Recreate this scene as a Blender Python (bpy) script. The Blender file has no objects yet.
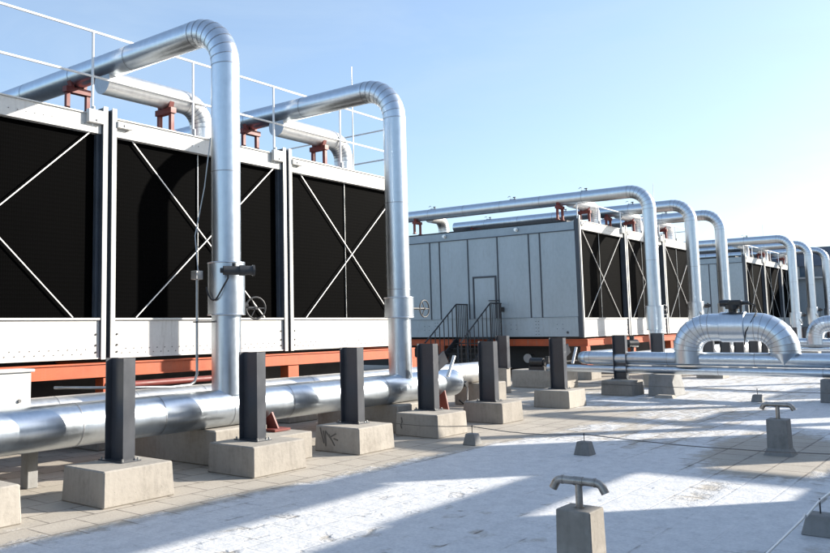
import bpy, bmesh, math, random
from mathutils import Vector, Matrix
random.seed(7)
SC = bpy.context.scene
COL = SC.collection
PI = math.pi
V = Vector

# ------------------------------------------------------------------ camera
CAM_R = ((0.65026, -0.75958, -0.01437), (0.06676, 0.07601, -0.99487), (0.75677, 0.64596, 0.10014))
right, down, fwd = (V(r).normalized() for r in CAM_R)
cd = bpy.data.cameras.new('camera'); cam = bpy.data.objects.new('camera', cd); COL.objects.link(cam)
m = Matrix.Identity(4)
for i in range(3):
    m[i][0] = right[i]; m[i][1] = -down[i]; m[i][2] = -fwd[i]
m[2][3] = 1.8
cam.matrix_world = m
cd.sensor_width = 36; cd.lens = 36 * 831.446 / 830
cd.shift_x = (415 - 311.524) / 830; cd.shift_y = (243.974 - 276.5) / 830
cd.clip_end = 3000
SC.camera = cam

# ------------------------------------------------------------------ sky, sun, exposure
SUN_EL, SUN_AZ = math.radians(22.0), math.radians(-39.0)      # azimuth measured from +X towards +Y
w = bpy.data.worlds.new('World'); SC.world = w; w.use_nodes = True
nt = w.node_tree; nt.nodes.clear()
sky = nt.nodes.new('ShaderNodeTexSky'); sky.sky_type = 'NISHITA'; sky.sun_disc = False
sky.sun_elevation = SUN_EL; sky.sun_rotation = PI / 2 - SUN_AZ
sky.altitude = 100; sky.air_density = 1.0; sky.dust_density = 1.6; sky.ozone_density = 3.0
bg = nt.nodes.new('ShaderNodeBackground'); bg.inputs[1].default_value = 0.12
out = nt.nodes.new('ShaderNodeOutputWorld')
tc = nt.nodes.new('ShaderNodeTexCoord'); mp = nt.nodes.new('ShaderNodeMapping'); mp.inputs['Scale'].default_value = (1.2, 1.2, 4.5)
nz = nt.nodes.new('ShaderNodeTexNoise'); nz.inputs['Scale'].default_value = 2.6; nz.inputs['Detail'].default_value = 7; nz.inputs['Roughness'].default_value = .6; nz.inputs['Distortion'].default_value = .6
mr = nt.nodes.new('ShaderNodeMapRange'); mr.inputs[1].default_value = .42; mr.inputs[2].default_value = .74; mr.inputs[3].default_value = .24; mr.inputs[4].default_value = .48
mx = nt.nodes.new('ShaderNodeMix'); mx.data_type = 'RGBA'; mx.inputs[7].default_value = (2.5, 3.1, 3.75, 1)      # high thin cirrus over the whole sky
nt.links.new(tc.outputs['Generated'], mp.inputs[0]); nt.links.new(mp.outputs[0], nz.inputs['Vector']); nt.links.new(nz.outputs[0], mr.inputs[0])
nt.links.new(mr.outputs[0], mx.inputs[0]); nt.links.new(sky.outputs[0], mx.inputs[6]); nt.links.new(mx.outputs[2], bg.inputs[0]); nt.links.new(bg.outputs[0], out.inputs[0])
ld = bpy.data.lights.new('sun', 'SUN'); ld.energy = 5.0; ld.angle = math.radians(0.53); ld.color = (1.0, 0.93, 0.82)
sun = bpy.data.objects.new('sun', ld); COL.objects.link(sun)
sdir = V((math.cos(SUN_AZ) * math.cos(SUN_EL), math.sin(SUN_AZ) * math.cos(SUN_EL), math.sin(SUN_EL)))
sun.rotation_euler = sdir.to_track_quat('Z', 'Y').to_euler()
sun.location = sdir * 60
vs = SC.view_settings
SC.display_settings.display_device = 'sRGB'
vs.view_transform = 'Standard'; vs.look = 'None'; vs.exposure = 1.18; vs.gamma = 1.0; vs.use_curve_mapping = False

# ------------------------------------------------------------------ material helpers
class NT:
    def __init__(s, name):
        s.m = bpy.data.materials.new(name); s.m.use_nodes = True
        s.t = s.m.node_tree; s.b = s.t.nodes['Principled BSDF']
    def n(s, typ, **kw):
        o = s.t.nodes.new(typ)
        for k, v in kw.items():
            if k.startswith('i_'): o.inputs[k[2:].replace('_', ' ')].default_value = v
            else: setattr(o, k, v)
        return o
    def l(s, a, b): s.t.links.new(a, b)
    def math(s, op, a, b=None, clamp=False):
        o = s.n('ShaderNodeMath', operation=op, use_clamp=clamp)
        for i, x in enumerate((a, b)):
            if x is None: continue
            if isinstance(x, (int, float)): o.inputs[i].default_value = x
            else: s.l(x, o.inputs[i])
        return o.outputs[0]
    def ramp(s, f, *stops):
        o = s.n('ShaderNodeValToRGB'); cr = o.color_ramp
        while len(cr.elements) < len(stops): cr.elements.new(0.5)
        for e, (p, c) in zip(cr.elements, stops):
            e.position = p; e.color = (*c, 1) if isinstance(c, tuple) else (c, c, c, 1)
        s.l(f, o.inputs[0]); return o.outputs[0]
    def coords(s, scale=(1, 1, 1), kind='Object'):
        tc = s.n('ShaderNodeTexCoord'); mp = s.n('ShaderNodeMapping'); mp.inputs['Scale'].default_value = scale
        s.l(tc.outputs[kind], mp.inputs[0]); return mp.outputs[0]
    def noise(s, vec, scale, detail=4, rough=.55):
        o = s.n('ShaderNodeTexNoise'); o.inputs['Scale'].default_value = scale
        o.inputs['Detail'].default_value = detail; o.inputs['Roughness'].default_value = rough
        s.l(vec, o.inputs['Vector']); return o.outputs[0]
    def mix(s, f, a, b):
        o = s.n('ShaderNodeMix', data_type='RGBA')
        for i, x in ((0, f), (6, a), (7, b)):
            if isinstance(x, (int, float)): o.inputs[i].default_value = x
            elif isinstance(x, tuple): o.inputs[i].default_value = (*x, 1)
            else: s.l(x, o.inputs[i])
        return o.outputs[2]
    def bump(s, h, strength=.3, dist=.01):
        o = s.n('ShaderNodeBump'); o.inputs['Strength'].default_value = strength; o.inputs['Distance'].default_value = dist
        s.l(h, o.inputs['Height']); s.l(o.outputs[0], s.b.inputs['Normal'])

def worn(name, c, rough=.5, metal=0., var=.25, scale=2.0, bump=.1, stretch=(1, 1, 1), spec=.5, drips=0.):
    """A painted or bare surface with cloudy wear and fine grain in the colour it really has."""
    k = NT(name); v = k.coords(stretch)
    a = k.noise(v, scale, 6, .6); b = k.noise(v, scale * 14, 3)
    f = k.math('ADD', k.math('MULTIPLY', a, .7), k.math('MULTIPLY', b, .3))
    lo = tuple(x * (1 - var) for x in c); hi = tuple(min(1, x * (1 + var)) for x in c)
    col = k.ramp(f, (.3, lo), (.7, hi))
    if drips:      # runs of grime and rust with their own outlines
        d = k.noise(k.coords((10, 10, .9)), 1.6, 5, .6); e = k.noise(v, 1.3, 3)
        g = k.math('MULTIPLY', k.ramp(d, (.54, 0.), (.70, 1.)), k.ramp(e, (.42, 0.), (.6, 1.)))
        col = k.mix(k.math('MULTIPLY', g, drips), col, (.16, .115, .08))
    k.l(col, k.b.inputs['Base Color'])
    k.l(k.ramp(a, (.3, max(.02, rough - .1)), (.7, min(1, rough + .1))), k.b.inputs['Roughness'])
    k.b.inputs['Metallic'].default_value = metal; k.b.inputs['Specular IOR Level'].default_value = spec
    if bump: k.bump(f, bump, .01)
    return k.m

def galv(name, c=(.62, .68, .74), rough=.33, bump=.018, var=.17):
    """Sheet metal cladding: spangle, dull zones, slight dents."""
    k = NT(name); v = k.coords()
    big = k.noise(v, 1.7, 3); sp = k.n('ShaderNodeTexVoronoi'); sp.inputs['Scale'].default_value = 45; k.l(v, sp.inputs['Vector'])
    fine = k.noise(v, 9, 5, .6); streak = k.noise(k.coords((3, 3, .6)), 6, 4)
    f = k.math('ADD', k.math('MULTIPLY', fine, .5), k.math('MULTIPLY', streak, .5))
    k.l(k.ramp(f, (.3, tuple(x * (1 - var) for x in c)), (.7, c)), k.b.inputs['Base Color'])
    r = k.math('ADD', k.math('MULTIPLY', f, .16), k.math('MULTIPLY', sp.outputs['Color'], .02))
    k.l(k.math('ADD', r, rough - .10), k.b.inputs['Roughness'])
    k.b.inputs['Metallic'].default_value = 1
    k.bump(big, bump, .05)
    return k.m

def concrete(name, c=(.31, .285, .25), var=.22):
    k = NT(name); oi = k.n('ShaderNodeObjectInfo'); va = k.n('ShaderNodeVectorMath', operation='ADD'); k.l(k.coords(), va.inputs[0]); k.l(k.math('MULTIPLY', oi.outputs['Random'], 37), va.inputs[1]); v = va.outputs[0]
    a = k.noise(v, 2.5, 6, .65); b = k.noise(v, 22, 4); st = k.noise(k.coords((7, 7, .8)), 3, 4)
    f = k.math('ADD', k.math('MULTIPLY', a, .5), k.math('ADD', k.math('MULTIPLY', b, .2), k.math('MULTIPLY', st, .3)))
    col = k.ramp(f, (.32, tuple(x * (1 - var * 1.5) for x in c)), (.5, c), (.7, tuple(x * (1 + var * .6) for x in c)))
    hsv = k.n('ShaderNodeHueSaturation'); k.l(col, hsv.inputs['Color']); k.l(k.math('ADD', .86, k.math('MULTIPLY', oi.outputs['Random'], .26)), hsv.inputs['Value']); col = hsv.outputs[0]
    blot = k.ramp(k.noise(v, 1.1, 5, .7), (.52, 0.), (.66, .45)); col = k.mix(blot, col, (.17, .15, .125))
    vo = k.n('ShaderNodeTexVoronoi'); vo.inputs['Scale'].default_value = 18; k.l(v, vo.inputs['Vector'])
    pit = k.ramp(vo.outputs['Distance'], (.05, 0.), (.11, 1.))
    k.l(k.mix(k.math('MULTIPLY', k.math('SUBTRACT', 1, pit), .5), col, tuple(x * .45 for x in c)), k.b.inputs['Base Color'])
    k.b.inputs['Roughness'].default_value = .9
    k.bump(k.math('ADD', b, k.math('MULTIPLY', pit, .4)), .5, .008)
    return k.m

M = {}
M['galv'] = galv('galvanised_cladding')
M['galv_white'] = galv('pale_cladding', (.80, .80, .79), .44)
M['seam'] = worn('cladding_seam', (.36, .37, .39), .45, .9)
M['white'] = worn('pale_sheet', (.52, .515, .49), .5, 0, .14, 1.5, .04, drips=.38)
M['rail'] = worn('rail_paint_and_lit_edge', (.78, .78, .77), .4, 0, .05)
M['wall'] = worn('grey_wall_sheet', (.335, .39, .425), .42, .15, .16, .9, .03, (1, 1, .5), drips=.22)
M['wallband'] = worn('roof_band_sheet', (.28, .34, .385), .45, .15, .15)
M['joint'] = worn('dark_joint_and_shade', (.045, .055, .07), .5)
M['dark'] = worn('dark_slot_and_shade', (.02, .022, .025), .6)
M['orange'] = worn('orange_primer', (.40, .074, .020), .55, 0, .22, 3, .1, drips=.5)
M['maroon'] = worn('red_primer', (.15, .024, .018), .55, 0, .25, 3, .1)
M['post'] = worn('dark_grey_paint', (.05, .054, .063), .36, 0, .15, 3, .05)
M['concrete'] = concrete('concrete')
M['concrete_grey'] = concrete('grey_concrete', (.235, .235, .23))
M['black'] = worn('black_plastic', (.018, .018, .02), .35, 0, .2)
M['cast'] = worn('cast_metal', (.03, .03, .032), .5, 0, .3)
M['steel'] = worn('dull_steel', (.42, .42, .41), .38, .9, .3, 4)
M['tee'] = worn('weathered_pipe', (.34, .31, .28), .33, .85, .45, 14, .2)
M['wire'] = worn('wire', (.16, .15, .14), .45, .7, .3)
M['bolt'] = worn('bolt', (.16, .16, .16), .45, .5)
M['stain'] = worn('black_marking', (.11, .10, .09), .8, 0, .3, 12)
M['rod'] = worn('brace_rod', (.70, .69, .67), .4, .2, .1)
M['fardark'] = worn('dark_facade', (.075, .095, .13), .5, 0, .3, .3)
M['glass'] = worn('facade_glass', (.10, .14, .18), .12, 0, .2, .4, 0)

def louver_mat():
    k = NT('black_fill_pack'); v = k.coords((1, 1, 1)); sx = k.n('ShaderNodeSeparateXYZ'); k.l(v, sx.inputs[0])
    def cell(a, b):
        return k.math('MULTIPLY', k.math('SINE', k.math('MULTIPLY', a, 95)), k.math('SINE', k.math('MULTIPLY', b, 95)))
    p = k.math('ADD', sx.outputs[0], k.math('MULTIPLY', sx.outputs[2], .58)); q = k.math('SUBTRACT', sx.outputs[0], k.math('MULTIPLY', sx.outputs[2], .58))
    f = k.math('MULTIPLY', k.math('SINE', k.math('MULTIPLY', p, 80)), k.math('SINE', k.math('MULTIPLY', q, 80)))
    n = k.noise(v, .9, 4)
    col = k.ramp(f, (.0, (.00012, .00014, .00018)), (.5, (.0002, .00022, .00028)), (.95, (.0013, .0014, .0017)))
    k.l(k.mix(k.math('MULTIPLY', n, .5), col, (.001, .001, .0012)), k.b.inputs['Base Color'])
    k.b.inputs['Roughness'].default_value = .7; k.b.inputs['Specular IOR Level'].default_value = .015
    k.bump(f, .08, .01)
    return k.m
M['louver'] = louver_mat()

def ground_mat():
    k = NT('snowy_pavers'); v = k.coords(); sx = k.n('ShaderNodeSeparateXYZ'); k.l(v, sx.inputs[0]); X, Y = sx.outputs[0], sx.outputs[1]
    br = k.n('ShaderNodeTexBrick', offset=.5, squash=1.0)
    br.inputs['Scale'].default_value = 1; br.inputs['Brick Width'].default_value = .50; br.inputs['Row Height'].default_value = .42
    br.inputs['Mortar Size'].default_value = .014; br.inputs['Mortar Smooth'].default_value = .3
    br.inputs['Color1'].default_value = (.44, .395, .335, 1); br.inputs['Color2'].default_value = (.37, .335, .285, 1); br.inputs['Mortar'].default_value = (.17, .15, .13, 1)
    k.l(v, br.inputs['Vector'])
    br2 = k.n('ShaderNodeTexBrick', offset=.5, squash=1.0)
    for a_, b_ in (('Scale', 1), ('Brick Width', .50), ('Row Height', .42), ('Mortar Size', .0), ('Color1', (0, 0, 0, 1)), ('Color2', (1, 1, 1, 1))): br2.inputs[a_].default_value = b_
    k.l(v, br2.inputs['Vector'])
    n1 = k.noise(v, 1.1, 6, .6); n2 = k.noise(v, 5.5, 6, .65); n3 = k.noise(v, 30, 4, .6)
    st = k.noise(k.coords((.35, 1.6, 1)), 1.6, 6, .65)
    dirt = k.ramp(k.math('ADD', k.math('MULTIPLY', n1, .6), k.math('MULTIPLY', n3, .4)), (.35, .74), (.65, 1.0))
    pav = k.n('ShaderNodeMix', data_type='RGBA', blend_type='MULTIPLY'); pav.inputs[0].default_value = .8
    k.l(br.outputs['Color'], pav.inputs[6]); k.l(dirt, pav.inputs[7])
    # how much snow lies where (metres): the sun-warmed strip beside the footings is bare, the open roof is covered
    def step(a, e0, e1):
        mr = k.n('ShaderNodeMapRange', interpolation_type='SMOOTHSTEP'); k.l(a, mr.inputs[0]) if not isinstance(a, float) else None
        mr.inputs[1].default_value = e0; mr.inputs[2].default_value = e1; return mr.outputs[0]
    def blob(cx, cy, rx, ry):
        dx = k.math('DIVIDE', k.math('SUBTRACT', X, cx), rx); dy = k.math('DIVIDE', k.math('SUBTRACT', Y, cy), ry)
        d = k.math('SQRT', k.math('ADD', k.math('MULTIPLY', dx, dx), k.math('MULTIPLY', dy, dy)))
        return step(d, 1.5, .25)
    edge = k.math('ADD', 6.75, k.math('MULTIPLY', X, -.035))
    base = step(k.math('SUBTRACT', Y, edge), .35, -.35)
    far = step(X, 11.2, 13.5)
    farbare = k.math('MULTIPLY', far, step(Y, 3.2, 4.6))
    cover = k.math('SUBTRACT', base, k.math('MULTIPLY', farbare, .52))
    for a in ((12.7, 2.6, 2.1, .95, 1.25), (9.6, 2.75, .8, .2, .6), (6.4, 1.75, .9, .35, 1.0), (10.2, 1.7, .8, .2, .35), (14.8, 3.2, 2.2, .6, .45), (7.3, 1.3, .8, .3, .45)):
        cover = k.math('SUBTRACT', cover, k.math('MULTIPLY', blob(*a[:4]), a[4]))
    # trodden, half melted spots in the near left snow and a sprinkle of them elsewhere
    sp = k.noise(k.coords((1, 1.25, 1)), 3.1, 3, .5); spot = step(sp, .50, .68)
    near = k.math('ADD', .10, k.math('MULTIPLY', blob(5.6, 4.3, 3.6, 1.5), .42))
    cover = k.math('SUBTRACT', cover, k.math('MULTIPLY', spot, near))
    foot = k.n('ShaderNodeTexVoronoi'); foot.inputs['Scale'].default_value = 1.9; foot.inputs['Randomness'].default_value = 1; k.l(k.coords((1, 1.5, 1)), foot.inputs['Vector'])
    tread = k.math('MULTIPLY', step(k.math('ADD', foot.outputs['Distance'], k.math('MULTIPLY', n2, .12)), .26, .17), step(n1, .46, .56))
    cover = k.math('SUBTRACT', cover, k.math('MULTIPLY', tread, .12))
    farsnow = k.math('MULTIPLY', step(X, 16, 19), step(Y, 10.5, 8))
    cover = k.math('MAXIMUM', cover, k.math('MULTIPLY', farsnow, .58))
    nz = k.math('ADD', k.math('MULTIPLY', n2, .45), k.math('MULTIPLY', st, .55))
    s = k.math('ADD', cover, k.math('MULTIPLY', k.math('SUBTRACT', nz, .5), 2.0))
    s = k.math('ADD', s, k.math('MULTIPLY', k.math('SUBTRACT', br2.outputs['Color'], .5), .22))
    # joints stay open longer than the slab faces
    s = k.math('SUBTRACT', s, k.math('MULTIPLY', br.outputs['Fac'], .18))
    mask = step(s, .18, .74)
    snow = k.ramp(k.math('ADD', k.math('MULTIPLY', n2, .5), k.math('MULTIPLY', n3, .5)), (.36, (.46, .47, .49)), (.62, (.64, .645, .65)))
    dust = k.ramp(k.math('ADD', k.math('MULTIPLY', n2, .6), k.math('MULTIPLY', n1, .4)), (.42, 0.), (.62, .85))
    pav2 = k.mix(dust, pav.outputs[2], k.mix(n3, (.33, .30, .255), (.44, .40, .345)))
    k.l(k.mix(mask, pav2, snow), k.b.inputs['Base Color'])
    k.l(k.ramp(mask, (0, .8), (1, .6)), k.b.inputs['Roughness'])
    k.b.inputs['Specular IOR Level'].default_value = .3
    h = k.math('ADD', k.math('MULTIPLY', mask, k.math('ADD', 1.2, k.math('ADD', k.math('MULTIPLY', n2, 1.8), k.math('MULTIPLY', tread, -.7)))), k.math('ADD', k.math('MULTIPLY', n3, .35), k.math('MULTIPLY', br.outputs['Fac'], -.6)))
    k.bump(h, .6, .016)
    return k.m
M['ground'] = ground_mat()

# ------------------------------------------------------------------ mesh builder
class MB:
    def __init__(s, org=(0, 0, 0)): s.bm = bmesh.new(); s.o = V(org)
    def _f(s, vs, m, smooth=False):
        try:
            f = s.bm.faces.new(vs); f.material_index = m; f.smooth = smooth; return f
        except ValueError: return None
    def hexa(s, p, m=0, bevel=0, seg=1):
        """p: 8 points, bottom ring then top ring, both counter-clockwise from above."""
        v = [s.bm.verts.new(V(q) - s.o) for q in p]
        fs = [s._f([v[i] for i in q], m) for q in ((3, 2, 1, 0), (4, 5, 6, 7), (0, 1, 5, 4), (1, 2, 6, 5), (2, 3, 7, 6), (3, 0, 4, 7))]
        if bevel:
            es = list({e for f in fs for e in f.edges})
            r = bmesh.ops.bevel(s.bm, geom=es, offset=bevel, segments=seg, affect='EDGES', profile=.6)
            for f in r['faces']: f.material_index = m
        return s
    def box(s, x0, y0, z0, x1, y1, z1, m=0, bevel=0):
        return s.hexa([(x0, y0, z0), (x1, y0, z0), (x1, y1, z0), (x0, y1, z0), (x0, y0, z1), (x1, y0, z1), (x1, y1, z1), (x0, y1, z1)], m, bevel)
    def taper(s, cx, cy, z0, z1, hx, hy, tx, ty, m=0, bevel=0):
        return s.hexa([(cx - hx, cy - hy, z0), (cx + hx, cy - hy, z0), (cx + hx, cy + hy, z0), (cx - hx, cy + hy, z0),
                       (cx - tx, cy - ty, z1), (cx + tx, cy - ty, z1), (cx + tx, cy + ty, z1), (cx - tx, cy + ty, z1)], m, bevel)
    def ring(s, c, nrm, r, n, ref):
        a = (ref - nrm * ref.dot(nrm)).normalized(); b = nrm.cross(a)
        return [s.bm.verts.new(c + (a * math.cos(2 * PI * i / n) + b * math.sin(2 * PI * i / n)) * r - s.o) for i in range(n)]
    def skin(s, A, B, m, smooth=True):
        n = len(A)
        for i in range(n): s._f([A[i], A[(i + 1) % n], B[(i + 1) % n], B[i]], m, smooth)
    def cap(s, ring, m):
        s._f([s.bm.verts.new(v.co) for v in ring], m)
    def tube(s, p0, p1, r0, r1=None, n=16, m=0, caps=True):
        p0, p1 = V(p0), V(p1); r1 = r0 if r1 is None else r1; d = (p1 - p0).normalized()
        ref = V((0, 0, 1)) if abs(d.z) < .9 else V((1, 0, 0))
        A = s.ring(p0, d, r0, n, ref); B = s.ring(p1, d, r1, n, ref); s.skin(A, B, m)
        if caps: s.cap(A[::-1], m); s.cap(B, m)
        return s
    def bar(s, p0, p1, w, h, m=0, up=(0, 0, 1)):
        """square-section bar"""
        p0, p1 = V(p0), V(p1); d = (p1 - p0).normalized(); u = V(up)
        if abs(d.dot(u)) > .95: u = V((0, 1, 0))
        sd = d.cross(u).normalized() * w / 2; u2 = sd.normalized().cross(d) * h / 2
        q = [p0 - sd - u2, p0 + sd - u2, p1 + sd - u2, p1 - sd - u2, p0 - sd + u2, p0 + sd + u2, p1 + sd + u2, p1 - sd + u2]
        v = [s.bm.verts.new(a - s.o) for a in q]
        for k in ((3, 2, 1, 0), (4, 5, 6, 7), (0, 1, 5, 4), (1, 2, 6, 5), (2, 3, 7, 6), (3, 0, 4, 7)): s._f([v[i] for i in k], m)
        return s
    def curve(s, pts, r, n=10, m=0, smooth=True, caps=True):
        """smooth tube along a polyline"""
        P = [V(p) for p in pts]; rings = []; ref = V((.123, .37, .91))
        for i, p in enumerate(P):
            d = ((P[i] - P[i - 1]).normalized() if i else V((0, 0, 0))) + ((P[i + 1] - P[i]).normalized() if i < len(P) - 1 else V((0, 0, 0)))
            d.normalize(); rings.append(s.ring(p, d, r, n, ref))
        for a, b in zip(rings, rings[1:]): s.skin(a, b, m, smooth)
        if caps: s.cap(rings[0][::-1], m); s.cap(rings[-1], m)
        return s
    def clad(s, pts, r, bend=.6, gores=7, joint=1.15, n=40, m=0, ms=1, cap0=True, cap1=True):
        """clad pipe: straight sheets and mitred gore elbows, each sheet its own faces, a lapped band on each joint"""
        P = [V(p) for p in pts]; C = [P[0]]; elbow = [False]
        for i in range(1, len(P) - 1):
            a = (P[i - 1] - P[i]).normalized(); b = (P[i + 1] - P[i]).normalized()
            ang = PI - a.angle(b); t = bend * math.tan(ang / 2)
            c = P[i] + (a + b).normalized() * (bend / math.cos(ang / 2)); s0 = P[i] + a * t; s1 = P[i] + b * t
            u = (s0 - c).normalized(); axis = u.cross((s1 - c).normalized()).normalized()
            C.append(s0); elbow.append(False)
            for k in range(1, gores + 1):
                # gore vertices sit on the arc
                C.append(c + Matrix.Rotation(ang * k / gores, 3, axis) @ (s0 - c)); elbow.append(True)
        C.append(P[-1]); elbow.append(False)
        pl = [C[0]]
        for i in range(1, len(C)):
            L = (C[i] - C[i - 1]).length
            k = max(1, round(L / joint)) if not elbow[i] else 1
            for j in range(1, k + 1): pl.append(C[i - 1].lerp(C[i], j / k))
        rings = []
        for i, p in enumerate(pl):
            di = (pl[i] - pl[i - 1]).normalized() if i else None; do = (pl[i + 1] - pl[i]).normalized() if i < len(pl) - 1 else None
            t = ((di or V((0, 0, 0))) + (do or V((0, 0, 0)))).normalized()
            rings.append((p, t, (di or do), (do or di)))
        def mitre(p, t, d, rr):
            ref = V((0, 0, 1)) if abs(d.z) < .9 else V((0, 1, 0))
            a = (ref - d * ref.dot(d)).normalized(); b = d.cross(a); o = []
            for i in range(n):
                q = (a * math.cos(2 * PI * i / n) + b * math.sin(2 * PI * i / n)) * rr
                q = q - d * (q.dot(t) / d.dot(t))
                o.append(s.bm.verts.new(p + q - s.o))
            return o
        for i in range(len(pl) - 1):
            d = (pl[i + 1] - pl[i]).normalized()
            A = mitre(pl[i], rings[i][1], d, r); B = mitre(pl[i + 1], rings[i + 1][1], d, r); s.skin(A, B, m)
            if i == 0 and cap0: s.cap(A[::-1], ms if cap0 == 'seam' else m)
            if i == len(pl) - 2 and cap1: s.cap(B, m)
        for i in range(1, len(pl) - 1):
            p, t = rings[i][0], rings[i][1]; wd = .006 if r < .3 else .0075
            A = s.ring(p - t * wd, t, r + .004, n, V((0, 0, 1)) if abs(t.z) < .9 else V((0, 1, 0)))
            B = s.ring(p + t * wd, t, r + .004, n, V((0, 0, 1)) if abs(t.z) < .9 else V((0, 1, 0))); s.skin(A, B, ms)
        return s
    def dome(s, c, axis, r, depth, n=40, m=0, k=7):
        c = V(c); ax = V(axis).normalized(); ref = V((0, 0, 1)) if abs(ax.z) < .9 else V((0, 1, 0)); prev = s.ring(c, ax, r, n, ref)
        for i in range(1, k):
            a = PI / 2 * i / k; R = s.ring(c + ax * depth * math.sin(a), ax, r * math.cos(a), n, ref); s.skin(prev, R, m); prev = R
        s._f(prev, m, True); return s
    def torus(s, c, axis, R, r, n=28, k=8, m=0):
        c = V(c); ax = V(axis).normalized(); ref = V((0, 0, 1)) if abs(ax.z) < .9 else V((0, 1, 0))
        a = (ref - ax * ref.dot(ax)).normalized(); b = ax.cross(a); rings = []
        for i in range(n):
            u = a * math.cos(2 * PI * i / n) + b * math.sin(2 * PI * i / n)
            rings.append([s.bm.verts.new(c + u * (R + r * math.cos(2 * PI * j / k)) + ax * r * math.sin(2 * PI * j / k) - s.o) for j in range(k)])
        for i in range(n): s.skin(rings[i], rings[(i + 1) % n], m)
        return s
    def build(s, name, mats, parent=None, loc=None):
        bmesh.ops.recalc_face_normals(s.bm, faces=s.bm.faces)
        me = bpy.data.meshes.new(name); s.bm.to_mesh(me); s.bm.free()
        for q in (mats if isinstance(mats, (list, tuple)) else [mats]): me.materials.append(M[q])
        o = bpy.data.objects.new(name, me); COL.objects.link(o)
        if parent is not None: o.parent = parent
        else: o.location = s.o
        return o

def tag(o, label=None, cat=None, group=None, kind=None):
    for k, v in (('label', label), ('category', cat), ('group', group), ('kind', kind)):
        if v: o[k] = v
    return o
def thing(name, loc, label, cat, group=None):
    o = bpy.data.objects.new(name, None); o.empty_display_size = .2; COL.objects.link(o); o.location = loc
    return tag(o, label, cat, group)
def dup(root, loc, label, group=None):
    r = root.copy(); COL.objects.link(r); r.location = loc; r['label'] = label
    if group: r['group'] = group
    def rec(a, b):
        for ch in list(a.children):
            c = ch.copy(); COL.objects.link(c); c.parent = b; rec(ch, c)
    rec(root, r); return r

# ------------------------------------------------------------------ ground
g = MB(); g.box(-150, -150, -.3, 260, 260, 0); tag(g.build('ground', 'ground'), kind='structure')

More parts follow.
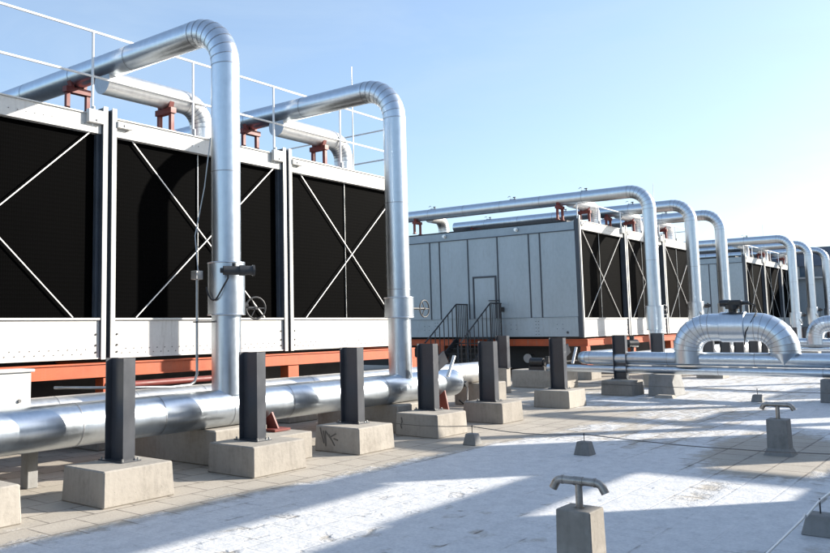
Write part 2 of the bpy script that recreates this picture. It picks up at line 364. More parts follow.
# ------------------------------------------------------------------ cooling towers
YF, BAY, Z0, ZS, ZL, ZT = 11.1, 4.28, 1.383, 2.0, 4.957, 5.243
DEPTH = 10.5
def tower(x0, label, bays=3, rails=(5.88,), group='cooling towers in a row', wall_detail=True):
    x1 = x0 + bays * BAY
    t = thing('cooling_tower', (x0, YF, 0), label, 'cooling tower', group); O = (x0, YF, 0)
    def mb(): return MB(O)
    y1 = YF + DEPTH
    b = mb(); b.box(x0 + .06, YF + .22, Z0 + .02, x1 - .06, y1, ZT - .06); b.build('casing', 'wall', t)
    b = mb(); b.box(x0 + .9, YF + 1.3, .25, x1 - .9, y1 - .6, Z0 + .01); b.build('under_shade_block', 'dark', t)  # near-black block added to paint the shade under the tower
    b = mb(); b.box(x0 + .3, YF + .5, ZT - .06, x1 - .3, y1 - .3, ZT + .06); b.build('roof_deck', 'dark', t)
    for k in range(bays):
        a, c = x0 + k * BAY, x0 + (k + 1) * BAY
        # louvred air inlet
        b = mb(); b.box(a + .13, YF + .12, ZS, c - .13, YF + .2, ZL); b.build('air_inlet', 'louver', t)
        # basin strip with ledge and bolts
        b = mb(); b.box(a + .13, YF, Z0, c - .13, YF + .11, ZS - .03); b.box(a + .13, YF - .035, ZS - .03, c - .13, YF + .14, ZS)
        b.box(a + .13, YF - .02, Z0 - .02, c - .13, YF + .1, Z0)
        for i in range(int((c - a - .5) / .16)):
            x = a + .3 + i * .16
            for z, dx in ((Z0 + .06, 0), (Z0 + .13, .08)): b.tube((x + dx, YF - .006, z), (x + dx, YF + .01, z), .0105, n=6, m=1)
        for xx in (a + .2, c - .2):
            for z in (Z0 + .08, Z0 + .19, Z0 + .36): b.tube((xx, YF - .012, z), (xx, YF + .01, z), .017, n=8, m=2)
        b.build('basin_panel', ['white', 'bolt', 'black'], t)
        # fascia
        b = mb(); b.box(a + .13, YF + .005, ZL, c - .13, YF + .19, ZT); b.box(a + .13, YF - .02, ZT, c - .13, YF + .21, ZT + .02)
        for i in range(int((c - a - .6) / .145)):
            x = a + .35 + i * .145
            if (i // 3) % 3 != 1: b.tube((x, YF - .004, ZL + .12), (x, YF + .02, ZL + .12), .009, n=6, m=1)
        b.build('fascia', ['white', 'bolt'], t)
        # crossed tie rods, and a thin drop rod
        for p, q, yy in (((a + .44, ZL + .08), (c - .57, ZS + .01), .075), ((c - .24, ZL + .08), (a + .61, ZS + .01), .04)):
            b = mb(); b.bar((p[0], YF + yy, p[1]), (q[0], YF + yy, q[1]), .016, .016, up=(0, 1, 0)); b.build('tie_rod', 'rod', t)
        b = mb(); b.tube((a + BAY * .47, YF + .10, ZS), (a + BAY * .47, YF + .10, ZL), .011, n=6); b.build('drop_rod', 'steel', t)
        for s, xx in ((1, a + .13), (-1, c - .13)):
            b = mb(); b.box(min(xx, xx + s * .3), YF - .08, ZL + .14, max(xx, xx + s * .3), YF + .0, ZT + (.07 if s < 0 else -.04), bevel=.008)
            b.tube((xx + s * .14, YF - .095, ZL + .19), (xx + s * .14, YF - .08, ZL + .19), .02, n=8, m=1)
            b.build('rod_bracket', ['white', 'bolt'], t)
        # inner reveal plate, seen at the edge of each inlet
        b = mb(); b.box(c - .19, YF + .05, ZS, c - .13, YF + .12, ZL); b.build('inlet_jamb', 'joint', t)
    for k in range(bays + 1):
        x = x0 + k * BAY
        b = mb()
        for s in (-1, 1):
            if (k == 0 and s < 0) or (k == bays and s > 0): continue
            u, v = sorted((x + s * .045, x + s * .128))
            b.box(u, YF - .05, Z0 - .03, v, YF - .03, ZT + .16, 0); b.box(u + .004, YF - .03, Z0 - .03, v - .004, YF + .12, ZT + .14, 1)  # flanks coloured dark to paint in their shade, fronts stay white
        if 0 < k < bays: b.box(x - .045, YF + .03, Z0 - .03, x + .045, YF + .10, ZT + .12, 1)
        elif k == 0: b.box(x - .002, YF - .03, Z0 - .03, x + .045, YF + .12, ZT + .05, 1)
        if k and k < bays:
            for i in range(18): b.tube((x, YF + .02, Z0 + .1 + i * .17), (x, YF + .035, Z0 + .1 + i * .17), .012, n=6, m=1)
        b.build('corner_post', ['white', 'joint'], t)
    # end walls of sheet bays
    for side, xw in ((-1, x0), (1, x1)):
        edges = [YF + .02, YF + 1.37, YF + 1.78]
        c = 0
        while edges[-1] < y1 - .4:
            s = edges[-1]
            edges += [s + 1.2, s + 2.39, s + 3.59, s + 4.01]
        edges = [e for e in edges if e < y1 - .05] + [y1]
        xa, xb = (xw + .0, xw + .058) if side < 0 else (xw - .058, xw)
        for i in range(len(edges) - 1):
            b = mb(); b.box(xa, edges[i] + .02, ZS + .035, xb, edges[i + 1] - .02, ZL - .03, 0, .004); b.build('wall_panel', 'wall', t)
        xr, xs = (xw - .022, xw + .05) if side < 0 else (xw - .05, xw + .022)
        for e in edges[1:-1]:
            b = mb(); b.box(xr, e - .019, ZS + .02, xs, e + .019, ZL - .02); b.build('wall_rib', 'joint', t)
        b = mb(); b.box(xa - .012 * (side < 0), YF + .13, ZL - .02, xb + .012 * (side > 0), y1, ZT - .03)
        b.box(xa - .03 * (side < 0), YF + .13, ZL - .05, xb + .03 * (side > 0), y1, ZL - .02, 1)
        b.build('roof_band', ['wallband', 'joint'], t)
        b = mb(); b.box(xa - .014 * (side < 0), YF + .125, Z0, xb + .014 * (side > 0), y1, ZS)
        b.box(xa - .028 * (side < 0), YF + .125, ZS, xb + .028 * (side > 0), y1, ZS + .025)
        if side < 0:
            xf = xa - .014
            for yy in (YF + .76, YF + 2.45, YF + 6.0, YF + 8.7):
                for dy in (-.1, .1):
                    for z in (1.64, 1.79): b.tube((xf - .008, yy + dy, z), (xf, yy + dy, z), .013, n=6, m=1)
            for e in (YF + 1.57, YF + 3.0, YF + 5.58, YF + 9.6):
                for z in (1.46, 1.57, 1.68, 1.79, 1.9):
                    for dy in (-.05, .05): b.tube((xf - .008, e + dy, z), (xf, e + dy, z), .014, n=6, m=1)
            b.tube((xf - .02, YF + .5, 1.52), (xf, YF + .5, 1.52), .04, n=10, m=1)
        b.build('basin_wall', ['wall', 'joint'], t)
    # guard rail round the top
    yr = YF + .02; xe = x1 - .05
    b = mb()
    zr = max(rails)
    for z in rails:
        b.curve([(x0 + .05, yr, z), (xe, yr, z), (xe, y1 - .1, z)], .021, 8)
    rl = b.build('guard_rail', 'rail', t)
    xs = [x0 + .05 - (.3 if i else 0) + i * (xe - x0 - .05) / (2 * bays) for i in range(2 * bays + 1)]
    for x in xs:
        b = mb(); b.tube((x, yr, ZL + .1), (x, yr, zr), .022, n=10); b.tube((x, yr - .03, ZT + .02), (x, yr - .03, ZT + .13), .03, n=8, m=1); b.build('rail_post', ['rail', 'steel'], rl)
    for x in (xe,):
        for i in range(1, 6):
            y = yr + i * (DEPTH - .2) / 5.2
            b = mb(); b.tube((x, y, ZT - .1), (x, y, zr), .022, n=10); b.build('rail_post', 'rail', rl)
    return t

T1 = tower(16.52 - 4 * BAY, 'nearest cooling tower, four black louvred bays beside the riser pipes at left', 4, (5.88, 6.62))
T2 = tower(26.65, 'middle cooling tower with blue grey end wall, access door and stairs', 3)
T3 = tower(48.3, 'farthest small cooling tower seen behind the arched bypass pipe', 3)
# access door on the end wall of the middle tower
O2 = (26.65, YF, 0)
b = MB(O2); b.box(26.62, 14.22, 2.04, 26.648, 15.03, 3.47, 0, .004); d = b.build('access_door', 'wall', T2)
b = MB(O2)
for y in (14.18, 15.07): b.box(26.610, y - .025, 2.035, 26.649, y + .025, 3.545)
b.box(26.610, 14.205, 3.49, 26.649, 15.045, 3.545); b.build('door_frame', 'joint', d)
b = MB(O2); b.bar((26.57, 14.05, 2.66), (26.57, 14.45, 2.66), .035, .035); b.tube((26.57, 14.31, 2.66), (26.622, 14.31, 2.66), .014, n=8); b.build('door_handle', 'cast', d)
b = MB(O2); b.box(26.55, 13.87, 2.26, 26.625, 13.98, 2.42, 0, .01); b.build('switch_box', 'black', T2)
for y in (16.2, 13.3):
    b = MB(O2); b.tube((26.58, y, 5.1), (26.62, y, 5.1), .07, n=14); b.tube((26.50, y, 5.1), (26.58, y, 5.1), .05, n=12); b.build('wall_lamp', 'galv_white', T2)

# steel base frames: beams, legs on concrete plinths
def frame(x0, x1, label):
    t = thing('steel_framework', (x0, YF, 0), label, 'steel frame', 'steel frames under the towers'); O = (x0, YF, 0)
    ya, yb = YF - .15, YF + DEPTH - .1
    def ibeam(p0, p1, along, z0=1.0, z1=1.34, wd=.16):
        b = MB(O)
        if along == 'x':
            (xa, y), (xb, _) = p0, p1
            b.box(xa, y, z0, xb, y + wd, z0 + .022); b.box(xa, y, z1 - .022, xb, y + wd, z1); b.box(xa, y + .025, z0 + .022, xb, y + wd - .025, z1 - .022)
        else:
            (x, a), (_, c) = p0, p1
            b.box(x, a, z0, x + wd, c, z0 + .022); b.box(x, a, z1 - .022, x + wd, c, z1); b.box(x + .025, a, z0 + .022, x + wd - .025, c, z1 - .022)
        b.build('beam', 'orange', t)
    n = int(round((x1 - x0) / BAY)); 
    for y in (ya, YF + DEPTH / 2, yb - .16): ibeam((x0 + .17, y), (x1 - .17, y), 'x', 1.085, 1.305)
    for k in range(n + 1):
        x = x0 + k * BAY - .08 + (.08 if k == 0 else 0) - (.08 if k == n else 0)
        ibeam((x, ya + (.19 if 0 < k < n else .0)), (x, yb - .2), 'y', 1.07, 1.30)
        for y in (ya, YF + DEPTH / 2, yb - .2):
            b = MB(O); b.box(x - .07, y + .01, .47, x + .24, y + .22, 1.068, 0, .005); b.box(x - .1, y - .04, .45, x + .27, y + .26, .47); b.build('leg', 'orange', t)
    return t
frame(16.52 - 4 * BAY, 16.52, 'orange steel beams and legs carrying the nearest cooling tower')
frame(26.65, 26.65 + 3 * BAY, 'red steel beams and legs under the middle tower with the stairs')
frame(48.3, 48.3 + 3 * BAY, 'steel beams and legs under the farthest tower behind the bypass')
for x0, n, w_ in ((16.52 - 4 * BAY, 4, 'nearest'), (26.65, 3, 'middle')):
    for k in range(n + 1):
        x = x0 + k * BAY
        for j, y in enumerate((YF - .05, YF + DEPTH / 2)):
            if w_ == 'middle' and j == 0 and k == 0: pass
            b = MB((x, y, 0)); b.box(x - .42, y - .35, 0, x + .42, y + .4, .45, 0, .02)
            tag(b.build('concrete_plinth', 'concrete'), 'low concrete plinth under a leg of the %s tower frame, %s' % (w_, ('front row', 'dark row below the middle')[j]), 'plinth', 'plinths under the %s tower, %s' % (w_, ('front', 'rear')[j]))

# ------------------------------------------------------------------ riser pipes
def wheel(b, c, axis, R, m=0):
    c = V(c); ax = V(axis).normalized(); b.torus(c, ax, R, .013, m=m)
    ref = V((0, 0, 1)); a = (ref - ax * ref.dot(ax)).normalized(); e = ax.cross(a)
    for i in range(3):
        u = a * math.cos(2 * PI * i / 3 + .5) + e * math.sin(2 * PI * i / 3 + .5)
        b.tube(c, c + u * R, .009, n=6, m=m)
    b.tube(c - ax * .12, c + ax * .03, .022, n=10, m=m)
def hang(p, q, sag, n=12):
    p, q = V(p), V(q); return [p.lerp(q, i / n) - V((0, 0, sag * 4 * (i / n) * (1 - i / n))) for i in range(n + 1)]
YP = 8.5
def riser(x, ztop, z0, col, label, act=None, whl=None, reach=18.4, branches=(11.35, 17.0), blen=2.1, low=.72, YP=8.5):
    t = thing('riser_pipe', (x, YP, low), label, 'pipe', 'tall riser pipes with header elbows'); O = (x, YP, low); r = .207
    b = MB(O); b.clad([(x, YP, z0), (x, YP, ztop), (x, reach, ztop)], r, .62, 8, 1.45); b.build('pipe_run', ['galv', 'seam'], t)
    if col:
        b = MB(O); b.clad([(x, YP, col[0]), (x, YP, col[1])], .262, joint=3)
        b.torus((x, YP, col[0]), (0, 0, 1), .256, .012, 40, 6); b.torus((x, YP, col[1]), (0, 0, 1), .256, .012, 40, 6)
        cl = b.build('valve_collar', ['galv', 'seam'], t)
        zc = (col[0] + col[1]) / 2
        if act:
            za = col[1] - .13; dx, dy = act
            d = V((dx, dy, 0)).normalized(); sd = V((-d.y, d.x, 0)); p = V((x, YP, za)) + d * .25
            b = MB(O); b.tube(p, p + d * .1, .055, n=14); b.tube(p + d * .1, p + d * .17, .04, n=12)
            q = p + d * .17; b.tube(q - sd * .10, q + sd * .3, .062, n=18); b.tube(q + sd * .3, q + sd * .33, .075, n=18); b.tube(q + sd * .12, q + sd * .2, .074, n=18); b.tube(q - sd * .1, q - sd * .14, .035, n=12)
            b.tube(q + sd * .05, q + sd * .05 + V((0, 0, .1)), .03, n=10)
            b.build('valve_actuator', 'cast', cl)
            a0 = math.atan2(d.y, d.x); pts = [q - sd * .04]
            for i in range(1, 19):
                f = i / 18; an = a0 - 1.4 * f; rr = .42 - .13 * min(1, f * 2.2)
                pts.append(V((x + rr * math.cos(an), YP + rr * math.sin(an), za - .05 - .16 * f - .26 * math.sin(PI * f))))
            b = MB(O)
            b.curve(pts, .012, 8); b.build('cable', 'black', cl)
        if whl:
            dx, dy, zz, dist, ax_, ay_ = whl; d = V((dx, dy, 0)).normalized(); c = V((x, YP, zz)) + d * dist
            b = MB(O); b.tube((x + d.x * .2, YP + d.y * .2, zz), c, .022, n=10); b.tube((x + d.x * .2, YP + d.y * .2, zz + .02), (x + d.x * .32, YP + d.y * .32, zz + .04), .045, n=12)
            wheel(b, c, V((ax_, ay_, 0)), .155); b.build('hand_wheel', 'cast', cl)
    for i, yb in enumerate(branches):
        zb = ztop - (.28 if x < 20 else .08); xe = x + (blen if i == 0 else 1.1)
        b = MB(O); b.clad([(x - (.1 if x < 20 else -.1), yb, zb), (xe, yb, zb), (xe, yb, ZT - .1)], r, .42, 6, 1.2, cap0='seam')
        b.build('branch_pipe', ['galv_white', 'seam'], t)
    for yy in () if x < 20 else (branches[0] - .6, branches[0] + 2.0, branches[1] - .3):
        b = MB(O); b.box(x - .03, yy - .05, ztop + r - .02, x + .03, yy + .18, ztop + r + .012)
        b.tube((x, yy, ztop + r - .01), (x, yy, ztop + r + .07), .018, n=8); b.tube((x, yy - .04, ztop + r + .07), (x, yy + .06, ztop + r + .07), .018, n=8)
        b.curve([(x, yy + .15, ztop + r - .02), (x, yy + .15, ztop + r + .1), (x, yy + .2, ztop + r + .13), (x, yy + .26, ztop + r + .09)], .01, 6)
        b.build('air_valve', 'cast', t)
    return t
riser(8.10, 6.19, .9, (2.0, 2.72), 'tallest and nearest shiny riser pipe with black valve motor, cable and handwheel', act=(-.58, -.81), whl=(.93, -.37, 2.09, .45, -.3, -.95))
riser(12.34, 6.19, .9, (1.96, 2.31), 'second riser pipe, with narrow collar, at the right end of the near tower', act=None, whl=(.97, -.1, 2.12, .72, 0, -1))
riser(26.78, 6.0, .5, (1.58, 2.32), 'riser pipe rising in front of the middle tower, first right of the end wall', whl=(.93, -.37, 2.2, .45, -.3, -.95), branches=(11.4, 17.0), YP=8.8)
riser(31.10, 6.0, .5, (1.6, 2.5), 'second riser pipe of the middle tower, left of the valve on the arch', act=(.5, -.86), branches=(11.4, 17.0), YP=8.8)
riser(34.90, 6.0, .5, (1.6, 2.5), 'third riser pipe of the middle tower, just behind the valve on the arch', act=(.5, -.86), branches=(11.4, 17.0), YP=8.8)
riser(47.8, 5.98, .5, (1.6, 2.2), 'far riser pipe crossing the black louvres of the farthest tower', act=(.5, -.86), branches=(11.4, 17.0), YP=8.8)
riser(52.2, 5.98, .5, (1.6, 2.5), 'far riser pipe, second from the right edge of the photo', act=(.5, -.86), branches=(11.4, 17.0), YP=8.8)
riser(57.4, 5.98, .5, (1.6, 2.5), 'far riser pipe nearest the right edge of the photo', act=(.5, -.86), branches=(11.4, 17.0), YP=8.8)

# red pipe supports standing on the tower roofs
def goal(name_at, x, y, z0, z1, along, label, group, mat):
    o = (x, y, z0); t = thing('pipe_support', o, label, 'pipe support', group)
    dx, dy = ((.2, 0) if along == 'x' else (0, .16))
    for s in (-1, 1):
        b = MB(o); b.box(x + s * dx - .035, y + s * dy - .035, z0, x + s * dx + .035, y + s * dy + .035, z1 - .1); b.box(x + s * dx - .06, y + s * dy - .06, z0, x + s * dx + .06, y + s * dy + .06, z0 + .02); b.build('leg', mat, t)
    b = MB(o); b.box(x - dx - .06, y - dy - .06, z1 - .1, x + dx + .06, y + dy + .06, z1); b.build('cross_beam', mat, t)
    for s in (-1, 1):
        b = MB(o); ux, uy = ((1, 0) if along == 'x' else (0, 1))
        def P(a, wd, z): return [(x + ux * (s * a) + q * (ux * wd + uy * .05), y + uy * (s * a) + e * (uy * wd + ux * .05), z) for q, e in ((-1, -1), (1, -1), (1, 1), (-1, 1))]
        b.hexa(P(.12, .03, z1) + P(.17, .02, z1 + .14)); b.build('saddle_lug', mat, t)
for i, (x, zt, nm) in enumerate(((8.1, 6.19, 'nearest'), (12.34, 6.19, 'second'), (26.78, 6.0, 'third'), (31.1, 6.0, 'fourth'), (34.9, 6.0, 'fifth'), (52.2, 5.98, 'seventh'), (57.4, 5.98, 'last'))):
    yy, yb = (12.2, 11.35) if i < 2 else (11.75, 11.4)
    goal('', x, yy, ZT + .06, zt - .21, 'x', 'red steel frame on a tower roof under the %s header pipe' % nm, 'red supports under the header pipes', 'maroon')
    goal('', x + 1.25, yb, ZT + .03, zt - (.49 if i < 2 else .29), 'y', 'small red steel frame under the white branch elbow of the %s header pipe' % nm, 'red supports under the branch elbows', 'maroon')
    goal('', x, 17.5, ZT + .06, zt - .21, 'x', 'red steel frame at the far end of the %s header pipe' % nm, 'red supports at the far header ends', 'maroon')

# lightning rods on the roofs
for (x, y, z1, lb) in ((15.65, 12.0, 8.1, 'thin lightning rod rising behind the second header pipe, near tower'), (37.2, 12.0, 7.9, 'thin lightning rod just right of the first riser of the middle tower'), (59.6, 12.5, 8.0, 'thin lightning rod above the farthest tower')):
    b = MB((x, y, ZT)); b.tube((x, y, ZT), (x, y, z1), .017, .010, n=8); b.tube((x, y, ZT), (x, y, ZT + .12), .04, n=8); tag(b.build('lightning_rod', 'steel'), lb, 'lightning rod', 'lightning rods')

# ------------------------------------------------------------------ low main pipes along the row
t = thing('main_pipe', (0, YP, 0), 'thick shiny main pipe lying low behind the row of dark posts', 'pipe'); O = (0, YP, 0)
b = MB(O); b.clad([(-4, YP, .72), (14.05, YP, .72)], .252, joint=1.22, cap1=False); b.build('pipe_run', ['galv', 'seam'], t)
b = MB(O); b.dome((14.05, YP, .72), (1, 0, 0), .252, .17); b.build('end_cap', 'galv', t)
b = MB(O); b.tube((14.17, YP - .12, .66), (14.31, YP - .14, .67), .045, n=12); b.tube((14.29, YP - .2, .67), (14.29, YP - .06, .67), .06, n=12); b.curve([(14.31, YP - .15, .66)] + hang((14.35, YP - .17, .62), (14.11, YP - .3, .38), -.02, 6) + [(13.95, YP - .3, .33), (13.85, YP - .28, .4)], .016, 8); b.build('drain_valve', 'black', t)
tag(t)
t = thing('return_pipe', (0, 9.72, 0), 'second low pipe running behind the main pipe, bright where it passes the cap', 'pipe'); O = (0, 9.72, 0)
b = MB(O); b.clad([(-4, 9.72, .73), (17.55, 9.72, .73)], .228, joint=1.3); b.build('pipe_run', ['galv_white', 'seam'], t)

t = thing('main_pipe', (24.6, 8.8, 0), 'pale main pipe behind the crossing pipes, under the middle tower risers', 'pipe'); O = (24.6, 8.8, 0)
b = MB(O); b.clad([(24.6, 8.8, .72), (44, 8.8, .72)], .252, joint=1.4); b.build('pipe_run', ['galv_white', 'seam'], t)
t = thing('drain_valve', (24.95, 8.9, .95), 'small black valve on the pale pipe just left of the first middle riser', 'valve'); O = (24.95, 8.9, .95)
b = MB(O); b.tube((24.95, 8.9, .93), (24.95, 8.9, 1.12), .05, n=12); b.build('neck', 'cast', t)
b = MB(O); b.tube((24.8, 8.98, 1.2), (25.1, 8.82, 1.2), .12, n=16); b.tube((24.95, 8.9, 1.25), (24.95, 8.9, 1.42), .07, n=12); b.tube((24.72, 9.02, 1.1), (24.85, 8.95, 1.2), .035, n=8); b.build('valve_body', 'black', t)

# concrete sleepers and red saddles under the main pipes
for (x, y0_, y1_, z, lb) in ((8.1, 8.2, 10.0, .47, 'dark concrete sleeper under the main pipe below the nearest riser'), (12.3, 8.2, 10.0, .47, 'concrete sleeper under the main pipe below the second riser'), (17.3, 9.3, 10.1, .5, 'concrete sleeper under the bright end of the return pipe')):
    b = MB((x, (y0_ + y1_) / 2, 0)); b.box(x - .5, y0_, 0, x + .5, y1_, z, 0, .02); tag(b.build('concrete_sleeper', 'concrete'), lb, 'concrete sleeper', 'concrete sleepers under pipes')
for x, lb in ((4.85, 'small concrete leg under the main pipe, left of the nearest post, left one'), (5.35, 'small concrete leg under the main pipe, left of the nearest post, right one')):
    b = MB((x, 8.75, 0)); b.box(x - .07, 8.85, 0, x + .07, 9.0, .52, 0, .01); tag(b.build('concrete_stub', 'concrete_grey'), lb, 'pipe leg', 'short legs under the main pipe')
for x, z, lb in ((8.72, .37, 'red steel saddle on the footing behind the post with nearest riser'), (13.35, .02, 'red steel saddle on the ground by the rounded pipe end')):
    t = thing('pipe_saddle', (x, 8.25, z), lb, 'pipe saddle', 'red saddles under the main pipe'); O = (x, 8.25, z)
    b = MB(O); b.box(x - .16, 8.02, z, x + .16, 8.5, z + .03); b.build('base_plate', 'maroon', t)
    b = MB(O); b.hexa([(x - .015, 8.1, z + .03), (x + .015, 8.1, z + .03), (x + .015, 8.6, z + .03), (x - .015, 8.6, z + .03), (x - .015, 8.22, .62), (x + .015, 8.22, .62), (x + .015, 8.4, .47), (x - .015, 8.4, .47)]); b.build('web', 'maroon', t)

# pale cabinet and conduit at left
t = thing('service_cabinet', (4.4, 8.95, .0), 'pale metal cabinet at the left edge behind the main pipe', 'cabinet'); O = (4.4, 8.95, .0)
b = MB(O); b.box(3.6, 8.75, .78, 5.25, 9.0, 1.34, 0, .01); b.box(3.7, 8.8, 0, 3.8, 8.9, .78); b.box(4.2, 8.85, 0, 4.3, 8.95, .78); b.build('cabinet_body', 'white', t)
b = MB(O); b.box(3.57, 8.72, 1.34, 5.28, 9.02, 1.375, 0, .008); b.build('lid', 'white', t)
b = MB(O); b.tube((5.1, 8.75, 1.02), (5.1, 8.73, 1.02), .02, n=8); b.build('latch', 'bolt', t)
t = thing('conduit', (7.66, 8.62, 1.05), 'thin steel conduit standing left of the nearest riser with a small box on top', 'conduit'); O = (7.66, 8.62, 1.05)
b = MB(O); b.curve([(7.66, 8.62, 2.5), (7.66, 8.62, 1.2), (7.62, 8.62, 1.1), (7.54, 8.62, 1.06), (7.2, 8.62, 1.05), (6.6, 8.7, 1.08), (6.1, 8.9, 1.1), (5.9, 9.3, 1.1)], .018, 10); b.build('tube', 'steel', t)
b = MB(O); b.box(7.60, 8.56, 2.48, 7.72, 8.68, 2.6, 0, .006); b.build('junction_box', 'steel', t)
b = MB(O); b.bar((7.6, 8.62, 1.9), (7.95, 8.56, 1.9), .03, .02); b.build('bracket', 'cast', t)
b = MB(O); b.curve([(7.68, 8.62, 2.6), (7.74, 8.75, 3.1), (7.84, 8.66, 3.8), (7.9, 8.6, 4.5)], .009, 6); b.build('cable', 'steel', t)

# ------------------------------------------------------------------ dark steel posts on concrete footings
def ipost(b, x, y, z0, z1, h=.33, w_=.16, tf=.014, tw=.010):
    """I section: flanges face -Y and +Y, hollow flank faces the camera"""
    b.box(x, y, z0, x + w_, y + tf, z1); b.box(x, y + h - tf, z0, x + w_, y + h, z1)
    b.box(x + w_ / 2 - tw / 2, y + tf, z0, x + w_ / 2 + tw / 2, y + h - tf, z1)
posts = [
    (3.86, 7.58, 2.84, 3.39 - 0, 'left edge', 'dark steel post on the footing cut by the left photo edge'),
]
PD = [  # post corner x, y | footing x0, y0, x1, y1 | label of the post, label of the footing
    (3.82, 7.55, 3.42, 7.33, 4.32, 8.15, 'dark steel post standing just outside the left edge', 'concrete footing cut off by the left photo edge'),
    (5.66, 7.57, 5.17, 7.23, 6.09, 7.97, 'nearest and largest dark I-beam post, left of the nearest riser', 'nearest whole concrete footing, under the largest dark post'),
    (7.72, 7.54, 7.31, 7.21, 8.28, 8.02, 'dark I-beam post hiding the foot of the nearest riser', 'concrete footing with a red pipe saddle behind its post'),
    (9.96, 7.64, 9.50, 7.28, 10.36, 8.10, 'dark I-beam post midway between the two near risers', 'concrete footing with black scrawled strokes on its shaded side'),
    (12.22, 7.74, 11.60, 7.30, 12.28 + .25, 8.12, 'dark I-beam post just right of the second riser', 'concrete footing with one short black drip on its shaded side'),
    (14.20, 7.66, 13.93, 7.38, 14.75, 8.2, 'dark I-beam post in front of the tilted stairs and bright pipe end', 'concrete footing behind the left small wire block'),
    (17.67, 7.82, 17.2, 7.53, 18.1, 8.34, 'dark I-beam post standing alone before the end wall corner', 'concrete footing of the lone post before the end wall corner'),
    (21.55, 7.87, 20.92, 7.52, 21.75, 8.3, 'dark I-beam post crossing in front of the blue twin pipes', 'concrete footing beside the block under the twin pipes'),
]
GP, GF = 'dark steel posts in a row', 'concrete footings in a row'
for i, (px, py, x0, y0, x1, y1, lp, lf) in enumerate(PD):
    f = MB((x0, y0, 0))
    dz = .37; fl = .005
    f.hexa([(x0 - .01, y0 - .01, 0), (x1 + fl, y0 - .01, 0), (x1 + fl, y1 + fl, 0), (x0 - .01, y1 + fl, 0), (x0 + .01, y0 + .01, dz), (x1 - .01, y0 + .01, dz), (x1 - .01, y1 - .01, dz), (x0 + .01, y1 - .01, dz)], 0, .014)
    if i == 2: f.box(8.1, 7.7, 0, 8.98, 8.75, .362, 0, .012)
    ft = f.build('concrete_footing', 'concrete'); tag(ft, lf, 'concrete footing', GF)
    if i in (3, 4):
        mk = MB((x0, y0, 0)); xm = x0 - .0085
        strokes = ([((.72, .34), (.64, .12)), ((.66, .3), (.6, .08)), ((.6, .1), (.62, .3)), ((.62, .3), (.48, .16)), ((.55, .25), (.44, .1)), ((.52, .22), (.42, .27)), ((.46, .2), (.38, .18))] if i == 3 else [((.7, .3), (.68, .22)), ((.68, .24), (.71, .17)), ((.71, .17), (.69, .12))])
        for (a, c), (d_, e) in strokes:
            mk.bar((xm - .004 + .02 * c / .37, y0 + a, c), (xm - .004 + .02 * e / .37, y0 + d_, e), .018, .007, up=(1, 0, 0))
        mk.build('black_marking', 'stain', ft)
    t = thing('steel_post', (px, py, .37), lp, 'steel post', GP); O = (px, py, .37)
    b = MB(O); ipost(b, px, py, .38, 1.495); b.build('beam_section', 'post', t)
    b = MB(O); b.box(px - .05, py - .05, .366, px + .21, py + .38, .384)
    for qx in (px - .025, px + .185):
        for qy in (py - .025, py + .355): b.tube((qx, qy, .38), (qx, qy, .412), .012, n=6, m=1)
    b.build('base_plate', ['post', 'steel'], t)
    if i in (4, 6):
        # a tilted offcut fixed behind, sunlight on its flange edge painted as a pale strip
        b = MB(O); x = px + .42; y = py + .05
        b.bar((x - .18, y + .25, .95), (x + .2, y + .08, 1.26), .26, .02, 0, up=(.3, -1, .2)); b.build('tilted_plate', 'post', t)
        b = MB(O); b.bar((x + .02, y - .06, .92), (x + .26, y - .06, 1.27), .03, .05, 0, up=(0, 1, 0)); b.build('sunlit_plate_edge', 'rail', t)

# posts on thin piers farther off
FP = [(20.3, 10.55, .66, 'dark post on a thin concrete pier under the stairs, behind the row'), (24.1, 7.75, .37, 'short dark post top showing above the twin pipes at the first middle riser'),
      (29.0, 7.75, .37, 'leftmost dark post seen through the arch of the bypass pipe'), (31.0, 7.75, .37, 'second dark post seen through the bypass arch'), (32.8, 7.75, .37, 'third dark post seen through the bypass arch'), (34.9, 7.75, .37, 'fourth dark post seen through the bypass arch'), (36.9, 7.75, .37, 'rightmost dark post seen through the bypass arch'), (41.8, 7.7, .37, 'far dark post right of the arch, left one of two'), (44.8, 7.7, .37, 'far dark post right of the arch, right one of two')]
for x, y, z, lb in FP:
    b = MB((x, y, 0))
    if z > .5: b.box(x - .02, y + .03, 0, x + .22, y + .3, z, 0, .01)
    else: b.box(x - .25, y - .3, 0, x + .5, y + .5, z, 0, .012)
    tag(b.build('concrete_pier', 'concrete'), lb.replace('dark post', 'pier under post').replace('short pier', 'pier'), 'concrete pier', 'piers under the far posts')
    t = thing('steel_post', (x, y, z), lb, 'steel post', 'far dark posts'); O = (x, y, z)
    b = MB(O); ipost(b, x, y, z + .012, 1.51); b.build('beam_section', 'post', t)
    b = MB(O); b.box(x - .02, y - .02, z - .002, x + .18, y + .35, z + .014); b.build('base_plate', 'post', t)

